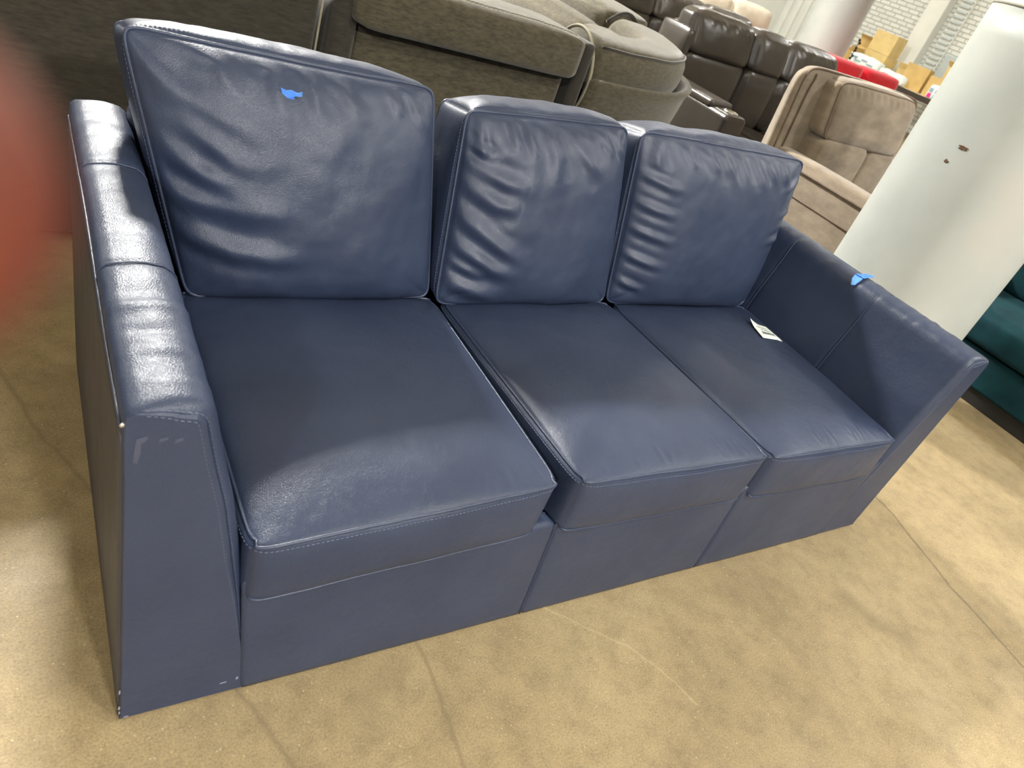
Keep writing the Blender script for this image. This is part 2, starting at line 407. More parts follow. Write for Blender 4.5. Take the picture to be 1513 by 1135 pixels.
class Cushion:
    """box with six puffed faces warped to eight corners. a: left-right, b: front-back, c: bottom-top"""
    def __init__(s, corners, bulge, p_ac=14, p_ab=None, folds=(), wr=0.0, seed=0, sag=0.0, q=.62):
        s.K = np.asarray(corners, float)     # [a][b][c][xyz]
        K = s.K
        s.A = (K[1]-K[0]).mean((0, 1)); s.A /= np.linalg.norm(s.A)
        s.B = (K[:, 1]-K[:, 0]).mean((0, 1)); s.B /= np.linalg.norm(s.B)
        s.Cx = (K[:, :, 1]-K[:, :, 0]).mean((0, 1)); s.Cx /= np.linalg.norm(s.Cx)
        s.bulge = bulge; s.p_ac = p_ac; s.p_ab = p_ab; s.folds = folds; s.wr = wr; s.seed = seed; s.sag = sag; s.q = q
    def rnd(s, u, v, p):
        m = np.maximum(np.abs(u), np.abs(v))+1e-9
        n = (np.abs(u)**p+np.abs(v)**p)**(1/p)+1e-9
        f = 1-(1-m/n)*m**4
        return u*f, v*f
    def __call__(s, a0, b0, c0):
        a, b, c = (np.asarray(x, float) for x in (a0, b0, c0))
        a, b, c = np.broadcast_arrays(a, b, c)
        ar, br, cr = a.copy(), b.copy(), c.copy()
        if s.p_ac: ar, cr = s.rnd(ar, cr, s.p_ac)
        if s.p_ab: ar, br = s.rnd(ar, br, s.p_ab)
        wa = np.stack([(1-ar)/2, (1+ar)/2]); wb = np.stack([(1-br)/2, (1+br)/2]); wc = np.stack([(1-cr)/2, (1+cr)/2])
        P = np.einsum('i...,j...,k...,ijkx->...x', wa, wb, wc, s.K)
        q = s.q
        bl, br_, bf, bb, bd, bt = s.bulge
        e = 1e-6
        def off(mask, amt, dirv, p1, p2):
            return (mask*amt*prof(p1, q=q)*prof(p2, q=q))[..., None]*dirv
        P = P+off(a < -1+e, bl, -s.A, b, c)+off(a > 1-e, br_, s.A, b, c)
        P = P+off(b < -1+e, bf, -s.B, a, c)+off(b > 1-e, bb, s.B, a, c)
        P = P+off(c < -1+e, bd, -s.Cx, a, b)+off(c > 1-e, bt, s.Cx, a, b)
        if s.sag: P = P-((1-a**2)*np.clip((c+1)/2, 0, 1)**3*s.sag)[..., None]*s.Cx
        for (pts, wid, amp, face) in s.folds:
            if face == 'f': u, v, msk, nd = a, c, b < -1+e, -s.B
            else: u, v, msk, nd = a, b, c > 1-e, s.Cx
            d = np.full(u.shape, 9.0); tt = np.zeros(u.shape)
            n = len(pts)-1
            for i in range(n):
                x0, y0 = pts[i]; x1, y1 = pts[i+1]
                dx, dy = x1-x0, y1-y0; t = np.clip(((u-x0)*dx+(v-y0)*dy)/(dx*dx+dy*dy), 0, 1)
                dd = np.hypot(u-x0-t*dx, v-y0-t*dy)
                tt = np.where(dd < d, (i+t)/n, tt); d = np.minimum(d, dd)
            fade = np.sin(np.pi*np.clip(tt*.86+.12, 0, 1))**.8
            edge = np.clip((1-np.abs(u))*14, 0, 1)*np.clip((1-np.abs(v))*14, 0, 1)
            h = (np.exp(-(d/wid)**2)-.55*np.exp(-((d-wid*1.9)/wid)**2))*amp*fade*edge
            P = P+(msk*h)[..., None]*nd
        if s.wr:
            sh = P.shape[:-1]; flat = P.reshape(-1, 3)
            nz = np.array([mnoise.fractal(Vector(x*7+s.seed), 1.0, 2.0, 3) for x in flat]).reshape(sh)
            nd = np.where((b < -1+e)[..., None], -s.B, np.where((c > 1-e)[..., None], s.Cx, 0))
            edge = np.clip((1-np.abs(a))*6, 0, 1)
            P = P+(nz*s.wr*edge)[..., None]*nd
        return P
    def mesh(s, n):
        na, nb, nc = n
        V = []; F = []; idx = {}
        def grid(fix, val, n1, n2):
            g1 = np.linspace(-1, 1, n1+1); g2 = np.linspace(-1, 1, n2+1)
            G1, G2 = np.meshgrid(g1, g2, indexing='ij')
            X = np.full(G1.shape, float(val))
            return [(X, G1, G2), (G1, X, G2), (G1, G2, X)][fix]
        allc = []
        quads = []
        for fix, n1, n2 in ((0, nb, nc), (1, na, nc), (2, na, nb)):
            for val in (-1, 1):
                g = grid(fix, val, n1, n2)
                pts = np.stack([x.ravel() for x in g], 1)
                base = sum(len(x) for x in allc); allc.append(pts)
                I = (np.arange(n1)[:, None]*(n2+1)+np.arange(n2)[None]).ravel()+base
                q = np.stack([I, I+1, I+n2+2, I+n2+1], 1)
                flip = (val > 0) ^ (fix == 1)
                if flip: q = q[:, ::-1]
                quads.append(q)
        pts = np.vstack(allc); quads = np.vstack(quads)
        key = np.round(pts, 5); _, first, inv = np.unique(key, axis=0, return_index=True, return_inverse=True)
        inv = inv.ravel(); pts = pts[first]; quads = inv[quads]
        P = s(pts[:, 0], pts[:, 1], pts[:, 2])
        return P, quads
    def ring(s, face='front', n=60, off=0.0, inset=1.0):
        t = np.linspace(-1, 1, n+1)[:-1]; o = np.ones(n)
        u = np.concatenate([t, o, -t, -o])*inset; v = np.concatenate([-o, t, o, -t])*inset
        one = np.ones(4*n)
        if face == 'front': P = s(u, -one, v)
        elif face == 'back': P = s(u, one, v)
        elif face == 'top': P = s(u, v, one)
        elif face == 'bottom': P = s(u, v, -one)
        c = P.mean(0); d = P-c; d /= np.linalg.norm(d, axis=1)[:, None]
        return P+d*off

def corners(fbl, fbr, ftl, ftr, bbl, bbr, btl, btr):
    K = np.zeros((2, 2, 2, 3))
    K[0, 0, 0] = fbl; K[1, 0, 0] = fbr; K[0, 0, 1] = ftl; K[1, 0, 1] = ftr
    K[0, 1, 0] = bbl; K[1, 1, 0] = bbr; K[0, 1, 1] = btl; K[1, 1, 1] = btr
    return K
def boxc(x0, x1, y0, y1, z0, z1):
    return corners((x0, y0, z0), (x1, y0, z0), (x0, y0, z1), (x1, y0, z1), (x0, y1, z0), (x1, y1, z0), (x0, y1, z1), (x1, y1, z1))
def puff(name, K, bulge, mat, parent, n=(22, 14, 18), p_ac=8, p_ab=8, folds=(), wr=0, q=.55, seed=0):
    c = Cushion(K, bulge, p_ac, p_ab, folds, wr, seed, q=q)
    V, F = c.mesh(n)
    return mesh_obj(name, V, F, mat, parent), c

# ================================================================= the navy sofa
W = 2.10; ARM_H = .657; D = .965
sofa = empty('leather_sofa', (W/2, D/2, 0), 'navy blue leather three-seat sofa with loose cushions in the foreground', 'sofa')

def arm_profile(n=90, z_add=0.0):
    """closed section (x,z), outer bottom -> outer top -> inner top -> inner bottom, left arm"""
    H = ARM_H+z_add
    pts = [(.012, .004), (.011, .15), (.008, .35), (.004, .55), (.002, H-.05), (.002, H-.022)]
    for k in range(1, 7):        # outer rounding
        a = math.pi-k*math.pi/2/6; pts.append((.020+.018*math.cos(a), H-.020+.018*math.sin(a)))
    pts += [(.045, H+.002), (.065, H+.002)]
    r = .034; cx = .108-r-.006
    for k in range(0, 8):
        a = math.pi/2-k*(math.pi/2-.14)/7; pts.append((cx+r*math.cos(a)+.006, H-r+r*math.sin(a)))
    pts += [(.122, .56), (.142, .48), (.160, .38), (.176, .26), (.198, .05), (.202, .004)]
    P = np.array(pts); s = np.concatenate([[0], np.cumsum(np.linalg.norm(np.diff(P, axis=0), axis=1))])
    t = np.linspace(0, s[-1], n)
    return np.stack([np.interp(t, s, P[:, 0]), np.interp(t, s, P[:, 1])], 1), t/s[-1]

def edge_w(x, z, H):
    """how much of the soft front rounding applies: full on top and upper inner edge, crisp on the outer edge and foot"""
    if x < .013 and z < H-.03: return .15
    if x > .10: return .12+.88*float(np.clip((z-.12)/.25, 0, 1))
    return .15+.85*float(np.clip((x-.004)/.06, 0, 1))

def build_arm(side):
    right = side > 0
    prof_, tt = arm_profile(110, .010 if right else 0)
    H = ARM_H+(.010 if right else 0)
    cen = np.array([.09, .33])
    tg = np.roll(prof_, -1, 0)-np.roll(prof_, 1, 0); tg /= np.linalg.norm(tg, axis=1)[:, None]
    nrm_ = np.stack([tg[:, 1], -tg[:, 0]], 1)          # inward normals of the section
    ys = [0.0, .0015, .004, .008, .013, .020]+list(np.linspace(.03, D-.02, 130))+[D-.008, D]
    V = []; n = len(prof_)
    rng = random.Random(3)
    for y in ys:
        ins = .017*(1-math.sqrt(max(0, 1-((.020-min(y, .020))/.020)**2)))
        if y > D-.009: ins = .006 if y < D-.001 else .012
        for k, (x, z) in enumerate(prof_):
            top = np.clip((z-.52)/(H-.52), 0, 1)
            d = 0.0
            # padded top: bulge between seams, gathered creases and seam grooves
            for ysm in (.325, .66):
                d -= .0035*math.exp(-((y-ysm)/.006)**2)
            if x > .012 and z > .3:
                d += top*.004*mnoise.noise(Vector((x*6, y*26, z*5+side*3)))
                d += top*.0030*mnoise.noise(Vector((x*12, y*60, z*5)))*math.exp(-((y-.16)/.16)**2)
                d += top*.004*math.exp(-((y-.215)/.013)**2)*(1 if not right else .3)
            if x < .012 and .0 < z < H-.03 and not right:   # outer side slightly slack below the top cover
                d -= .004*math.exp(-((z-(H-.06))/.03)**2)*math.exp(-((y-.12)/.14)**2)
            d *= min(1.0, max(0.0, (y-.004)/.05))
            dirv = np.array([x, z])-cen; dirv /= np.linalg.norm(dirv)
            wz = edge_w(x, z, H)
            px, pz = x+dirv[0]*d+nrm_[k][0]*ins*wz, z+dirv[1]*d+nrm_[k][1]*ins*wz
            pz = max(pz, .004)
            X = W-px if right else px
            V.append((X, y, pz))
    F = []
    for i in range(len(ys)-1):
        for k in range(n-1):
            q = (i*n+k, i*n+k+1, (i+1)*n+k+1, (i+1)*n+k)
            F.append(q if right else q[::-1])
        q = (i*n+n-1, i*n, (i+1)*n, (i+1)*n+n-1); F.append(q if right else q[::-1])
    tri = tessellate_polygon([[Vector((x, z, 0)) for x, z in prof_]])
    def cap(base, want):      # want: sign of the cap's normal along y
        for t in tri:
            q = [base+k for k in t]; p0, p1, p2 = (np.array(V[k]) for k in q)
            F.append(tuple(q) if np.cross(p1-p0, p2-p0)[1]*want > 0 else tuple(q[::-1]))
    cap(0, -1); cap((len(ys)-1)*n, 1)
    o = mesh_obj('arm', V, F, NAVY, sofa)
    sx = lambda x: W-x if right else x
    # front panel, slightly proud of the arm's front, with its own bevelled rim
    pr = [(x, z) for (x, z) in prof_]
    def inset_poly(d):
        P = np.array(pr); c = cen
        out = []
        m = len(P)
        for k in range(m):
            t = P[(k+1) % m]-P[k-1]; t /= np.linalg.norm(t)+1e-9
            nrm = np.array([t[1], -t[0]])      # clockwise outline -> inward on the right-hand side
            out.append(P[k]+nrm*d*edge_w(P[k][0], P[k][1], H))
        out = np.array(out); out[:, 1] = np.maximum(out[:, 1], .004)
        return out
    i0, i1 = inset_poly(.0150), inset_poly(.0195)
    Vp = []; m = len(i0)
    for (x, z) in i0: Vp.append((sx(x), .004, z))
    for (x, z) in i0: Vp.append((sx(x), .0006, z))
    for (x, z) in i1: Vp.append((sx(x), -.0020, z))
    Fp = []
    for L_ in range(2):
        for k in range(m):
            k2 = (k+1) % m; q = (L_*m+k, L_*m+k2, (L_+1)*m+k2, (L_+1)*m+k); Fp.append(q if right else q[::-1])
    for t in tessellate_polygon([[Vector((x, z, 0)) for x, z in i1]]):
        q = [2*m+k for k in t]; p0, p1, p2 = (np.array(Vp[k]) for k in q)
        Fp.append(tuple(q) if np.cross(p1-p0, p2-p0)[1] < 0 else tuple(q[::-1]))
    fp = mesh_obj('front_panel', Vp, Fp, NAVY, o, smooth=False)
    # double row of stitches following top and inner edge of the panel
    sel = [k for k in range(m) if pr[k][0] > .016 and pr[k][1] > .16]
    st = []
    for d, yy in ((.0118, .0008), (.0235, -.0022)):
        ip = inset_poly(d)
        st.append(stitch_mesh([(sx(ip[k][0]), yy, ip[k][1]) for k in sel], (0, -1, 0)))
    Vs, Fs = join(st); tag(mesh_obj('stitching', Vs, Fs, THREAD, o, smooth=False), kind='stuff')
    # cross seams with thread over top and inner face
    for ysm in (.325, .66):
        ks = [k for k in range(m) if tt[k] > .44 and pr[k][1] > .30]
        line = []
        for k in ks:
            x, z = pr[k]; dv = np.array([x, z])-cen; dv /= np.linalg.norm(dv)
            line.append((sx(x-dv[0]*.0020), ysm, z-dv[1]*.0020))
        tube('seam', line, .0016, PIPING, o, n=6)
    # soft inner-edge welt at outer top edge
    line = [(sx(.0012), y, H-.03-.006*math.sin(y*9)) for y in np.linspace(.01, D-.02, 40)]
    tube('outer_welt', line, .0022, PIPING, o, n=6)
    # outer side panel
    zt = H-.045; xo = lambda z: float(np.interp(z, [.004, .15, .35, .55, zt], [.012, .011, .008, .004, .002]))
    a_, b_ = xo(.006), xo(zt)
    K = corners((sx(a_-.0012), .006, .006), (sx(a_+.006), .006, .006), (sx(b_-.0012), .006, zt), (sx(b_+.006), .006, zt),
                (sx(a_-.0012), D-.012, .006), (sx(a_+.006), D-.012, .006), (sx(b_-.0012), D-.012, zt), (sx(b_+.006), D-.012, zt))
    cs = Cushion(K, (.0015, 0, 0, 0, 0, 0), None, None, (), 0, 1)
    Vp, Fp = cs.mesh((1, 24, 24)); Fp = Fp[:, ::-1] if right else Fp
    mesh_obj('side_panel', Vp, Fp, NAVY_SIDE, o)
    return o
arm_l = build_arm(-1); arm_r = build_arm(1)
V, F = lathe(.0, .0, [(.0001, 0), (.003, .0), (.0033, .001), (.002, .002), (.0005, .0024)], 16)
V = [(.002+vx, -.002-vz, ARM_H-.022+vy) for vx, vy, vz in V]
mesh_obj('staple', V, F, METAL, arm_l)

SCUFF = plain('pale_scuff', lin(128, 132, 148), .7)
SCUFF2 = plain('glue_residue', lin(64, 70, 88), .3)
def scuff(pts, mat, name):
    V, F = scrap(name, [(x, -.0022, z) for x, z in pts], (0, -1, 0), mat, .0004)
    mesh_obj(name, V, F, mat, arm_l, smooth=False)
def scrap(name, pts, nrm, mat, thick=.0006):
    P = np.asarray(pts, float); nrm = np.asarray(nrm, float); m = len(P)
    V = [tuple(p) for p in P]+[tuple(p+nrm*thick) for p in P]
    F = [tuple(range(m))[::-1], tuple(range(m, 2*m))]+[(k, (k+1) % m, m+(k+1) % m, m+k) for k in range(m)]
    return V, F
scuff([(.014, .575), (.019, .572), (.023, .590), (.022, .604), (.030, .611), (.028, .616), (.017, .612)], SCUFF2, 'residue_mark')
scuff([(.040, .604), (.050, .607), (.052, .612), (.042, .610)], SCUFF2, 'residue_mark')
scuff([(.058, .600), (.068, .604), (.067, .609), (.059, .607)], SCUFF2, 'residue_mark')
for (x, z, a, b) in ((.0115, .085, .0012, .006), (.0118, .040, .0014, .005), (.0122, .026, .0012, .004), (.022, .010, .004, .0015), (.168, .036, .006, .0014), (.190, .040, .002, .004)):
    scuff([(x-a, z-b), (x+a, z-b*.6), (x+a*.7, z+b), (x-a*.8, z+b*.7)], SCUFF, 'scuff_mark')

# base and back frame
rbox('base_frame', .15, W-.15, .012, D-.02, .004, .285, .006, NAVY, sofa)
xs_b = [.197, .792, 1.352, W-.197]; xs_t = [.168, .764, 1.330, W-.168]
for k in range(3):
    g = .0018
    K = corners((xs_b[k]+g, -.002, .003), (xs_b[k+1]-g, -.002, .003), (xs_t[k]+g, -.002, .305), (xs_t[k+1]-g, -.002, .305),
                (xs_b[k]+g, .03, .003), (xs_b[k+1]-g, .03, .003), (xs_t[k]+g, .03, .305), (xs_t[k+1]-g, .03, .305))
    c = Cushion(K, (0, 0, .006, 0, 0, .002), 60, None, (), .0012, 5+k, q=.35)
    V, F = c.mesh((60, 2, 30)); mesh_obj('front_rail', V, F, NAVY, sofa)
for k in (1, 2):
    tube('seam', [(xs_b[k]+(xs_t[k]-xs_b[k])*t, -.0015, .004+t*.30) for t in np.linspace(0, 1, 12)], .0020, PIPING, sofa, n=6)
rbox('back_frame', .10, W-.10, D-.08, D, .004, .68, .03, NAVY, sofa)

# seat cushions
def seat(fl, fr, ztl, ztr, zbl, zbr, yl, yr, xbl, xbr, yb, seed, folds=(), crown=.036, zb_t=.400):
    K = corners((fl+.004, yl, zbl), (fr-.004, yr, zbr), (fl, yl, ztl), (fr, yr, ztr),
                (xbl, yb, .27), (xbr, yb, .27), (xbl, yb, zb_t), (xbr, yb, zb_t))
    c = Cushion(K, (.008, .008, .012, .005, .0, crown), 26, 22, folds, .0022, seed, q=.72)
    V, F = c.mesh((110, 100, 26)); o = mesh_obj('seat_cushion', V, F, NAVY, sofa)
    r = c.ring('top', 70, .0008)
    tube('welt', r, .0032, PIPING, o, closed=True)
    tube('welt', c.ring('bottom', 50, .0005), .0028, PIPING, o, closed=True)
    t = np.linspace(-.99, .99, 160)
    st = []
    for cc in (.86,):
        p = c(t, -np.ones_like(t), np.full_like(t, cc)); st.append(stitch_mesh(p-c.B*.0005, -c.B))
        p = c(-np.ones_like(t), t, np.full_like(t, cc)); st.append(stitch_mesh(p-c.A*.0005, -c.A))
    Vs, Fs = join(st); tag(mesh_obj('stitching', Vs, Fs, THREAD, o, smooth=False), kind='stuff')
    return c
def creases(seed, n, xr, face='t'):
    rg = random.Random(seed); out = []
    for _ in range(n):
        x = rg.uniform(*xr); L = rg.uniform(.05, .16)
        out.append(([(x, -.95), (x+rg.uniform(-.05, .05), -.95+L)], .018, rg.uniform(.0008, .0018), face))
    return out
seat1 = seat(.166, .718, .390, .428, .268, .300, -.016, -.012, .165, .752, .66, 1, creases(1, 14, (-.8, .9)))
seat2 = seat(.752, 1.318, .434, .424, .300, .288, -.022, -.020, .764, 1.325, .66, 2,
             creases(2, 12, (-.8, .8))+[([(-.8, -.75), (-.5, -.55), (-.1, -.5)], .12, .003, 't')])
seat3 = seat(1.336, 1.905, .414, .398, .282, .258, -.018, -.010, 1.330, 1.935, .66, 3, creases(3, 10, (-.6, .8)))

# back cushions
FOLDS = {
 1: [[(-.97, .84), (-.8, .67), (-.46, .47)], [(-.92, .55), (-.67, .36), (-.45, .13)], [(-.98, .37), (-.79, .15), (-.55, -.01), (-.21, -.06)],
     [(-.66, .99), (-.52, .93), (-.48, .75)], [(-.27, .99), (-.18, .93), (-.19, .68)], [(.02, .98), (.06, .85), (.07, .65)], [(.24, .95), (.36, .74)],
     [(.78, .94), (.86, .77), (.93, .59)], [(.64, .93), (.7, .76)], [(-.99, -.07), (-.57, -.14), (-.22, -.14)], [(-.99, -.39), (-.64, -.48), (-.18, -.52)],
     [(.28, .84), (.09, .4), (-.05, .04)], [(.91, .88), (.8, .4), (.69, .01)]],
 2: [[(-.91, .94), (-.83, .58)], [(-.57, .97), (-.46, .74)], [(-.4, .97), (-.27, .68)], [(-.14, .97), (-.04, .73), (-.03, .48)], [(.16, .97), (.39, .69), (.57, .55)],
     [(.28, .97), (.48, .8)], [(.58, .96), (.72, .75)], [(.79, .94), (.94, .70)], [(-.97, .54), (-.6, .42), (-.34, .38)], [(-.98, .37), (-.66, .21), (-.41, .19)],
     [(-.97, .03), (-.62, -.19), (-.29, -.38)], [(-.97, -.27), (-.59, -.47), (-.34, -.54)], [(-.97, -.7), (-.73, -.77), (-.47, -.83)],
     [(-.97, -.47), (-.66, -.6)], [(-.97, .72), (-.7, .62)]],
 3: [[(-.87, .97), (-.86, .68)], [(-.59, .98), (-.47, .76)], [(-.38, .98), (-.18, .76)], [(-.18, .98), (0, .72)], [(.04, .98), (.16, .70)], [(.23, .98), (.40, .66)],
     [(.41, .98), (.60, .72)], [(.62, .98), (.78, .70)], [(-.98, .59), (-.58, .50)], [(-.97, .28), (-.57, .22)], [(-.97, -.02), (-.55, -.09)], [(-.98, -.33), (-.58, -.41)],
     [(.98, .80), (.76, .63)], [(.98, .42), (.76, .32)], [(-.98, -.66), (-.69, -.75)], [(.98, .05), (.7, 0)]]}
def back_cushion(k, K, bulge, sag=0.0):
    fo = []
    for i, pts in enumerate(FOLDS[k]):
        L = sum(math.hypot(q[0]-p[0], q[1]-p[1]) for p, q in zip(pts[:-1], pts[1:]))
        wid = .045 if L < .45 else .075
        if k == 1 and i < 3: wid = .085
        amp = (.0062 if L < .45 else .0085)
        if k == 1 and i in (11, 12): amp, wid = .004, .11
        fo.append((pts, wid, amp, 'f'))
    c = Cushion(K, bulge, 22, None, fo, .006, 10*k, sag, q=.55)
    V, F = c.mesh((150, 40, 130)); o = mesh_obj('back_cushion', V, F, NAVY, sofa)
    tube('welt', c.ring('front', 90, .001), .0036, PIPING, o, closed=True)
    tube('welt', c.ring('back', 60, .001), .0036, PIPING, o, closed=True)
    t = np.linspace(-.97, .97, 200); one = np.ones_like(t)
    st = [stitch_mesh(c(-one, -one*.92, t)-c.A*.0006, -c.A), stitch_mesh(c(t, -one*.92, one)+c.Cx*.0006, c.Cx)]
    Vs, Fs = join(st); tag(mesh_obj('stitching', Vs, Fs, THREAD, o, smooth=False), kind='stuff')
    return c
bc1 = back_cushion(1, corners((.185, .635, .405), (.728, .650, .410), (.068, .752, .866), (.662, .762, .864),
                              (.190, .86, .43), (.715, .86, .43), (.070, .915, .828), (.672, .92, .828)), (.016, .014, .085, .01, .03, .026), .004)
bc2 = back_cushion(2, corners((.742, .630, .405), (1.290, .650, .410), (.748, .748, .838), (1.212, .750, .870),
                              (.742, .86, .43), (1.285, .86, .43), (.770, .915, .806), (1.242, .92, .834)), (.020, .014, .085, .01, .03, .030))
bc3 = back_cushion(3, corners((1.300, .650, .410), (1.915, .660, .405), (1.264, .750, .870), (1.955, .753, .880),
                              (1.305, .86, .43), (1.935, .86, .43), (1.288, .92, .836), (1.99, .92, .852)), (.018, .018, .085, .01, .03, .026))

# blue tape scraps and the paper tag
def scrap(name, pts, nrm, mat, thick=.0006):
    P = np.asarray(pts, float); nrm = np.asarray(nrm, float); m = len(P)
    V = [tuple(p) for p in P]+[tuple(p+nrm*thick) for p in P]
    F = [tuple(range(m))[::-1], tuple(range(m, 2*m))]+[(k, (k+1) % m, m+(k+1) % m, m+k) for k in range(m)]
    return V, F
def tape_thing(center, ax, ay, nrm, outline, label, tip):
    ax, ay, nrm = (np.array(v, float)/np.linalg.norm(v) for v in (ax, ay, nrm)); c = np.array(center, float)
    root = empty('tape_scrap', tuple(c), label, 'tape')
    rg = random.Random(5)
    V, F = scrap('t', [c+ax*x+ay*y+nrm*(.002+rg.uniform(0, .002)) for x, y in outline], nrm, TAPE)
    mesh_obj('strip', V, F, TAPE, root, smooth=False)
    V, F = scrap('t', [c+ax*x+ay*y+nrm*(.003+h) for x, y, h in tip], nrm, TAPE)
    mesh_obj('lifted_end', V, F, TAPE_LIGHT, root, smooth=False)
p = bc1(np.array([-.105]), np.array([-1.0]), np.array([.80]))[0]
tape_thing(p-bc1.B*.001, bc1.A, bc1.Cx, -bc1.B+bc1.Cx*.15, [(-.018, .010), (-.008, .007), (.002, .009), (.012, .006), (.011, .000), (.006, -.002), (.004, -.010), (-.008, -.011), (-.008, -.006), (-.016, -.003)],
           'small crumpled blue tape scrap on the largest back cushion', [(.006, .007, 0), (.012, .006, .002), (.020, .010, .010), (.019, .001, .008), (.010, -.001, .001)])
ny = np.array([0, 1.0, 0])
tape_thing((W-.052, .418, ARM_H+.0125), (1, .05, 0), (0, 1, 0), (0, 0, 1), [(-.040, .012), (-.010, .010), (.020, .012), (.044, .004), (.044, -.008), (.010, -.010), (-.020, -.012), (-.030, -.016), (-.036, -.002)],
           'flat blue tape strip stuck on top of the far sofa arm', [(-.030, .010, .001), (-.028, -.012, .001), (-.040, -.016, -.004), (-.056, -.014, -.024), (-.058, -.004, -.028), (-.050, .008, -.014), (-.040, .012, -.004)])

def paper_tag():
    xs = np.linspace(-1, 1, 21); ysn = np.linspace(-1, 1, 25)
    P00, P10, P11, P01 = (np.array(q) for q in ((1.752, .428), (1.860, .428), (1.876, .516), (1.794, .528)))  # front-left, front-right, back-right, back-left
    def surf(u, v):
        a, b = (u+1)/2, (v+1)/2
        q = (P00*(1-a)+P10*a)*(1-b)+(P01*(1-a)+P11*a)*b
        # height from seat cushion 3 surface
        best = seat3_z(q[0], q[1])
        curl = .018*max(0, (-u*.6+v*.8-.65))**1.6+.003*max(0, -u)**2
        return (q[0], q[1], best+.0022+curl)
    root = empty('paper_tag', surf(0, 0), 'white printed paper tag lying on the seat by the far arm', 'paper tag')
    V = [surf(u, v) for v in ysn for u in xs]+[tuple(np.array(surf(u, v))-np.array((0, 0, .0006))) for v in ysn for u in xs]
    n, m = len(xs), len(ysn); o = n*m; F = []
    for j in range(m-1):
        for i in range(n-1):
            k = j*n+i; F.append((k, k+1, k+n+1, k+n)); F.append((o+k, o+k+n, o+k+n+1, o+k+1))
    rim = [i for i in range(n)]+[j*n+n-1 for j in range(1, m)]+[(m-1)*n+i for i in range(n-2, -1, -1)]+[j*n for j in range(m-2, 0, -1)]
    for a, b in zip(rim, rim[1:]+rim[:1]): F.append((a, o+a, o+b, b))
    mesh_obj('sheet', V, F, PAPER, root)
    rg = random.Random(11)
    def mark(u0, u1, v0, v1):
        q = []
        us = np.linspace(u0, u1, 4)
        V = [np.array(surf(u, v0))+(0, 0, .0006) for u in us]+[np.array(surf(u, v1))+(0, 0, .0006) for u in us]
        F = [(i, i+1, 4+i+1, 4+i) for i in range(3)]
        return V, F
    rows = {'printed_text': [], 'barcode': []}
    for (v, h, u0, u1) in ((.78, .05, -.35, .10), (.42, .07, -.55, .55), (.08, .07, -.40, .60)):
        u = u0
        while u < u1:
            d = rg.uniform(.04, .11); rows['printed_text'].append(mark(u, u+d, v-h*rg.uniform(.6, 1), v+h*rg.uniform(.4, 1))); u += d+rg.choice((.025, .03, .08))
    for (v0, v1) in ((-.50, -.36), (-.32, -.20)):
        u = -.55
        while u < .72:
            d = rg.uniform(.03, .08); rows['barcode'].append(mark(u, min(u+d, .74), v0, v1)); u += d+.016
    for nm, L_ in rows.items():
        V, F = join(L_); mesh_obj(nm, V, F, INK, root, smooth=False)
_g = np.linspace(-.98, .98, 60); _A, _B = np.meshgrid(_g, _g, indexing='ij')
_S3 = seat3(_A.ravel(), _B.ravel(), np.ones(_A.size))
def seat3_z(x, y):
    d = (_S3[:, 0]-x)**2+(_S3[:, 1]-y)**2
    k = np.argsort(d)[:6]; wgt = 1/(d[k]+1e-6)
    return float((_S3[k, 2]*wgt).sum()/wgt.sum())
paper_tag()

# ================================================================= olive sectional behind
G_OL = 'olive sectional units behind the sofa'
def roll(name, x0, x1, y0, y1, z0, z1, mat, parent, n=(40, 16, 14), bul=.02):
    return puff(name, boxc(x0, x1, y0, y1, z0, z1), (.012, .012, bul, bul, .004, bul), mat, parent, n, p_ac=12, p_ab=24, wr=.003, q=.42)
# plain-backed unit on the left
u = empty('sectional_unit', (-.4, 2.0, 0), 'dark olive sofa unit with a plain flat back, behind the largest cushion', 'sofa', G_OL)
rbox('back_panel', -1.75, .655, 1.555, 1.70, .03, .862, .02, OLIVE_DARK, u)
roll('head_roll', -1.7, .64, 1.58, 1.88, .845, .945, OLIVE, u)
rbox('base', -1.7, .65, 1.70, 2.55, .05, .30, .03, OLIVE_DARK, u)
puff('seat_cushion', boxc(-1.45, .64, 1.85, 2.58, .30, .45), (.01, .01, .01, .03, 0, .03), OLIVE, u)
puff('back_cushion', boxc(-1.45, .64, 1.70, 1.93, .44, .86), (.01, .01, .02, .05, 0, .02), OLIVE, u)
rbox('arm', -1.75, -1.47, 1.66, 2.55, .05, .60, .06, OLIVE, u)
tube('welt', [(.658, 1.553, z) for z in np.linspace(.1, .86, 12)], .0035, OLIVE_WELT, u)

